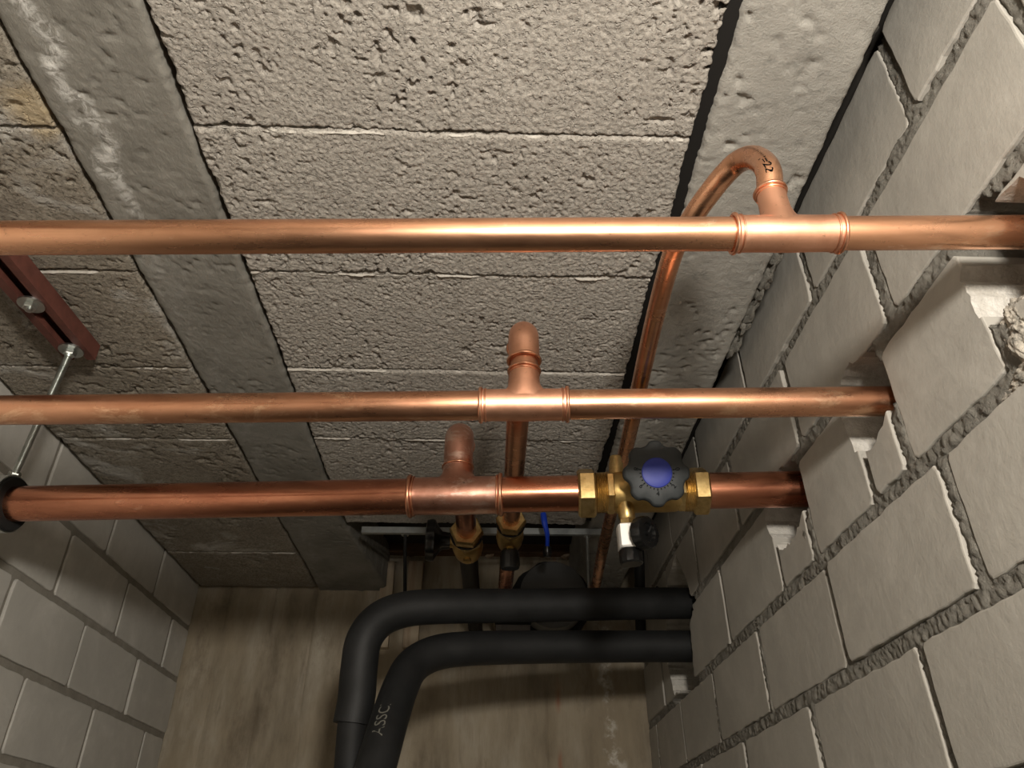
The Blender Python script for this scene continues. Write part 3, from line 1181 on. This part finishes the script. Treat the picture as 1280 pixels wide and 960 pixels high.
p1 = washer_bolt(.742, rail, .0155)
MB().lathe(p1 + np.array([0, 0, -.0025]), (0, 0, -1), hexprof(0, .006, .0082, .2), n=6, rot=.3).build('bolt_head', M['zinc'], rail, smooth=0)
MB().lathe(p1 + np.array([0, 0, -.0085]), (0, 0, -1), [(0, .004), (.003, .004)], n=16).build('bolt_end', M['zinc'], rail)
prod = np.array(rr_((xa + xb) / 2, .838, zb - .0025))
pc = along(P3a, P3b, 6)
rod = thing('threaded_rod', pc + np.array([0, 0, .03]), 'zinc plated threaded rod hanging from the red channel', 'rod')
MB().lathe(prod, (0, 0, -1), [(0, .0041), (0, .0155), (.0025, .0155), (.0025, .0041)], n=40).build('washer', M['zinc'], rod)
MB().lathe(prod + np.array([0, 0, -.0025]), (0, 0, -1), hexprof(0, .007, .0080, .2), n=6, rot=.1).build('nut', M['zinc'], rod, smooth=0)
rb = pc + np.array([0, -.004, .034])
dr = rb - prod
L = np.linalg.norm(dr)
prof = []
nt = int(L / .0013)
for k in range(nt):
    prof += [(L * k / nt, .0043), (L * (k + .5) / nt, .0049)]
MB().lathe(prod, dr, prof + [(L, .0043)], n=12).build('rod_shaft', M['zinc'], rod, smooth=70)
MB().lathe(rb, dr, hexprof(-.010, -.002, .0078, .2), n=6).build('nut', M['zinc'], rod, smooth=0)
cl = thing('pipe_clamp', pc - np.array([0, 0, .035]), 'black rubber lined clamp gripping the thick copper pipe', 'clamp')
b = MB()
b.lathe(pc - d3 * .014, d3, [(0, r3 + .0003), (0, .0335), (.003, .0355), (.024, .0355), (.027, .0335), (.027, r3 + .0003)], n=44)
b.build('rubber_lining', M['rubber'], cl)
b = MB()
b.lathe(pc - d3 * .010, d3, [(0, .0350), (0, .0372), (.019, .0372), (.019, .0350)], n=44)
b.build('steel_band', M['zinc'], cl)

# ------------------------------------------------------------------ black insulated pipes
ir = .0292
iu = thing('insulated_pipe', atd(440, 960, 1.2) * 1.0, 'upper black foam insulated pipe, bending down at its left end', 'pipe', 'black insulated pipes')
A_ = onx(862, 754, XR) * 1.03
up_pts = [A_ + np.array([.06, .01, 0]), A_, atd(760, 755, 1.405), atd(640, 757, 1.35), atd(550, 758, 1.30), atd(505, 762, 1.275), atd(474, 775, 1.25), atd(455, 800, 1.225), atd(449, 835, 1.205), atd(446, 870, 1.19), atd(440, 905, 1.17)]
MB().tube(smooth_path(up_pts, 7), ir, 36).build('foam_sleeve', M['foam'], iu, smooth=60)
lower_end = [atd(442, 893, 1.175), atd(437, 960, 1.15), atd(431, 1080, 1.10), atd(427, 1200, 1.05)]
MB().tube(smooth_path(lower_end, 4), ir * .80, 32).build('foam_sleeve', M['foam'], iu, smooth=60)
il = thing('insulated_pipe', atd(450, 960, 1.05), 'lower black foam insulated pipe with faded print, slanting down at its left end', 'pipe', 'black insulated pipes')
B_ = onx(864, 808, XR) * 1.03
lo_pts = [B_ + np.array([.06, .01, 0]), B_, atd(760, 808, 1.41), atd(650, 809, 1.36), atd(580, 811, 1.31), atd(542, 817, 1.28), atd(516, 832, 1.245), atd(502, 856, 1.20), atd(490, 890, 1.15), atd(478, 930, 1.09), atd(461, 990, 1.02), atd(437, 1080, .93), atd(408, 1200, .84)]
lpth = smooth_path(lo_pts, 7)
MB().tube(lpth, ir * .98, 36).build('foam_sleeve', M['foam'], il, smooth=60)
cum = 0
s_at = None
for i in range(len(lpth) - 1):
    c_ = R.T @ lpth[i]
    if s_at is None and 480 - FPX * c_[1] / -c_[2] > 914:
        s_at = cum
    cum += np.linalg.norm(lpth[i + 1] - lpth[i])
wrap_text('faded_print', 'ASSCI', .024, lpth, s_at, ir * .98, (-.35, 0, 0), M['print'], il, flip=-1)
MB().torus(A_ + np.array([-.062, -.003, 0]), (1, 0, 0), ir * 1.0, .0012).build('sleeve_joint', M['rubber'], iu)

# ------------------------------------------------------------------ fittings in the dim gap at the back
gr = thing('galvanised_rail', (-.01, 1.49, .60), 'galvanised steel rail spanning the ceiling gap at the back', 'rail')
z0r, z1r = .603, .616
MB().box((-.262, 1.478, z0r), (.235, 1.4805, z1r)).build('front_flange', M['galv'], gr, smooth=0)
MB().box((-.262, 1.4805, z0r), (.235, 1.488, z0r + .002)).build('lower_lip', M['galv'], gr, smooth=0)
MB().box((-.262, 1.4805, z1r - .002), (.235, 1.505, z1r)).build('web', M['galv'], gr, smooth=0)
for px, ytop, d_, lab in ((505, 664, .0036, 'thin dark hanger rod at the left of the galvanised rail'), (736, 664, .003, 'thin grey hanger rod at the right of the galvanised rail')):
    a = onz(px, ytop, z0r)
    a[1] = 1.49
    e = ony(px + 1, 770, 1.49)
    h_ = thing('hanger_rod', (a[0], 1.49, e[2]), lab, 'rod', 'hanger rods')
    MB().tube([(a[0], 1.49, z0r + .01), (e[0], 1.49, e[2])], d_, 12).build('shaft', M['rubber' if px < 600 else 'galv'], h_)
    MB().lathe((a[0], 1.49, z0r), (0, 0, -1), hexprof(-.006, .001, .0085, .2), n=6).build('nut', M['zinc'], h_, smooth=0)


def line_valve(org, ax, rp, lab, wheel):
    ax = np.array(ax, float)
    ax /= np.linalg.norm(ax)
    v_ = thing('stop_valve', org - np.array([0, 0, rp * 1.7]), lab, 'valve', 'small brass stop valves')
    MB().lathe(org, ax, hexprof(0, .020, rp * 1.72, .2), n=6, rot=.1).build('union_nut', M['brass'], v_, smooth=0)
    MB().torus(org + ax * .0225, ax, rp * 1.55, rp * .12).build('seal_ring', M['rubber'], v_)
    MB().lathe(org, ax, hexprof(.025, .043, rp * 1.66, .2), n=6, rot=.6).build('hex_shoulder', M['brass'], v_, smooth=0)
    MB().lathe(org, ax, [(.043, rp * 1.35), (.05, rp * 1.55), (.075, rp * 1.62), (.10, rp * 1.45), (.115, rp * 1.1)], n=32).build('body', M['brass_cast'], v_)
    q = org + ax * .078
    MB().lathe(q, (0, -.25, -1), [(rp * 1.1, .0075), (rp * 1.9, .0075), (rp * 1.95, .006)], n=18).build('drain_plug', M['brass'], v_)
    if wheel:
        d_ = np.array([-1.0, -.05, .02])
        d_ /= np.linalg.norm(d_)
        q = org + ax * .055
        MB().lathe(q, d_, [(rp * 1.2, .013), (rp * 1.2 + .012, .012)], n=24).build('bonnet', M['brass_cast'], v_)
        MB().lathe(q, d_, [(rp * 1.2 + .010, .014), (rp * 1.2 + .024, .0155), (rp * 1.2 + .03, .022), (rp * 1.2 + .038, .035), (rp * 1.2 + .043, .036), (rp * 1.2 + .052, .034), (rp * 1.2 + .054, .02)], n=64,
                   shape=lambda a: 1 + .06 * math.cos(7 * a)).build('handwheel', M['black'], v_, smooth=45)
    else:
        MB().lathe(q + np.array([0, 0, -rp * 1.3]), (0, .1, -1), [(.004, .012), (.008, .0155), (.030, .0165), (.036, .0145)], n=28, shape=lambda a: 1 + .03 * math.cos(12 * a)).build('handwheel', M['black'], v_)
    return v_


line_valve(v3, back3, .0172, 'brass stop valve with black handwheel on its left, behind the thick pipe', True)
line_valve(v2, (0, 1, 0), .0142, 'smaller brass stop valve with black cap, behind the thick pipe', False)
q = v3 + back3 * .112
ip = thing('insulated_pipe', q - np.array([0, 0, .02]), 'short black sleeved pipe leaving the back of the stop valve with handwheel', 'pipe', 'black insulated pipes')
MB().tube([q, q + back3 * .10, np.array([q[0] + .01, YB + .01, q[2]])], .0172, 24).build('foam_sleeve', M['foam'], ip)
q = v2 + np.array([0, .112, 0])
cp = thing('copper_tail', q - np.array([0, 0, .014]), 'short copper pipe running back from the smaller brass stop valve', 'pipe')
MB().tube([q, np.array([q[0] - .004, YB + .01, q[2] + .005])], .0142, 24).build('pipe_tube', M['copper3'], cp)

# blue lever on its own small ball valve stem
bl = thing('lever_handle', ony(685, 690, 1.46), 'bright blue lever handle hanging between the pipes at the back', 'lever')
pth = [ony(679, 642, 1.40), ony(681, 655, 1.40), ony(684, 668, 1.41), ony(684, 684, 1.43)]
b = MB()
b.tube(smooth_path(pth, 4), [.006] * 5 + [.005] * 4 + [.004] * 4, 10)
b.build('grip', M['blue_lever'], bl)
MB().lathe(ony(684, 683, 1.43), (0, .3, -1), [(0, .007), (.012, .009), (.02, .007)], n=16).build('hub', M['black'], bl)

gp = thing('drain_pipe', (.08, 1.70, .45), 'grey plastic drain pipe with black rubber collar, half hidden behind the insulated pipes', 'pipe')
gc = ony(692, 742, 1.60)
MB().lathe(gc, (0, 1, .0), [(0, .02), (0, .066), (.004, .072), (.06, .072), (.06, .070), (.31, .070)], n=48).build('pipe_wall', M['grey_pvc'], gp)
b = MB()
b.lathe(gc + np.array([0, .05, .004]), (0, 1, 0), [(0, .071), (0, .084), (.01, .088), (.03, .088), (.04, .082), (.04, .071)], n=40, shape=lambda a: 1 + .03 * math.sin(5 * a) + .02 * math.sin(11 * a))
b.build('rubber_collar', M['rubber'], gp)
for k, (px, py) in enumerate([(612, 690), (622, 684), (716, 690), (724, 697), (708, 692), (735, 684), (600, 678)]):
    lump('plaster_chip', ony(px, py, YB - .012), .013, (1, .8, 1.0), M['batten'], wb, 200 + k, .5, sub=2)

hs = thing('black_hose', ony(800, 770, 1.62), 'black hose hanging beside the right wall behind the brass valve', 'hose')
MB().tube(smooth_path([ony(738, 646, 1.52), ony(770, 640, 1.56), ony(795, 668, 1.6), ony(799, 700, 1.62), ony(800, 745, 1.63), ony(801, 790, 1.64)], 6), .0115, 16).build('hose_tube', M['rubber'], hs)

pk = thing('timber_plank', (-.02, YB - .012, .73), 'dark brown timber plank above the galvanised rail at the back', 'plank')
b = MB()
b.box((-.30, YB - .03, .712), (.21, YB + .01, .778))
b.build('board', M['wood'], pk, smooth=0)
for px, lab, w_ in ((487, 'pale vertical batten on the back wall, left of the hanger rod', .016), (521, 'pale vertical batten on the back wall, right of the hanger rod', .018)):
    p = ony(px, 705, YB)
    e = ony(px - 3, 812, YB)
    bt = MB()
    bt.box((p[0] - w_, YB - .022, e[2]), (p[0] + w_, YB + .006, p[2]))
    o = bt.build('wall_batten', M['batten'], None, (p[0], YB, e[2]), smooth=0)
    tag(o, lab, 'batten', 'pale battens on the back wall')

gb = thing('junction_box', ony(641, 800, 1.55), 'small grey box tucked between the two insulated pipes', 'box')
p = ony(641, 783, 1.55)
MB().box((p[0] - .034, 1.53, p[2] - .02), (p[0] + .034, 1.58, p[2] + .025)).build('case', M['greybox'], gb, smooth=0)
MB().box((p[0] - .036, 1.526, p[2] - .002), (p[0] + .036, 1.53, p[2] + .002)).build('lid_seam', M['rubber'], gb, smooth=0)
MB().lathe(p + np.array([-.012, -.028, .014]), (0, -1, 0), [(0, .006), (.006, .006), (.007, .004)], n=14).build('red_button', M['redbit'], gb)
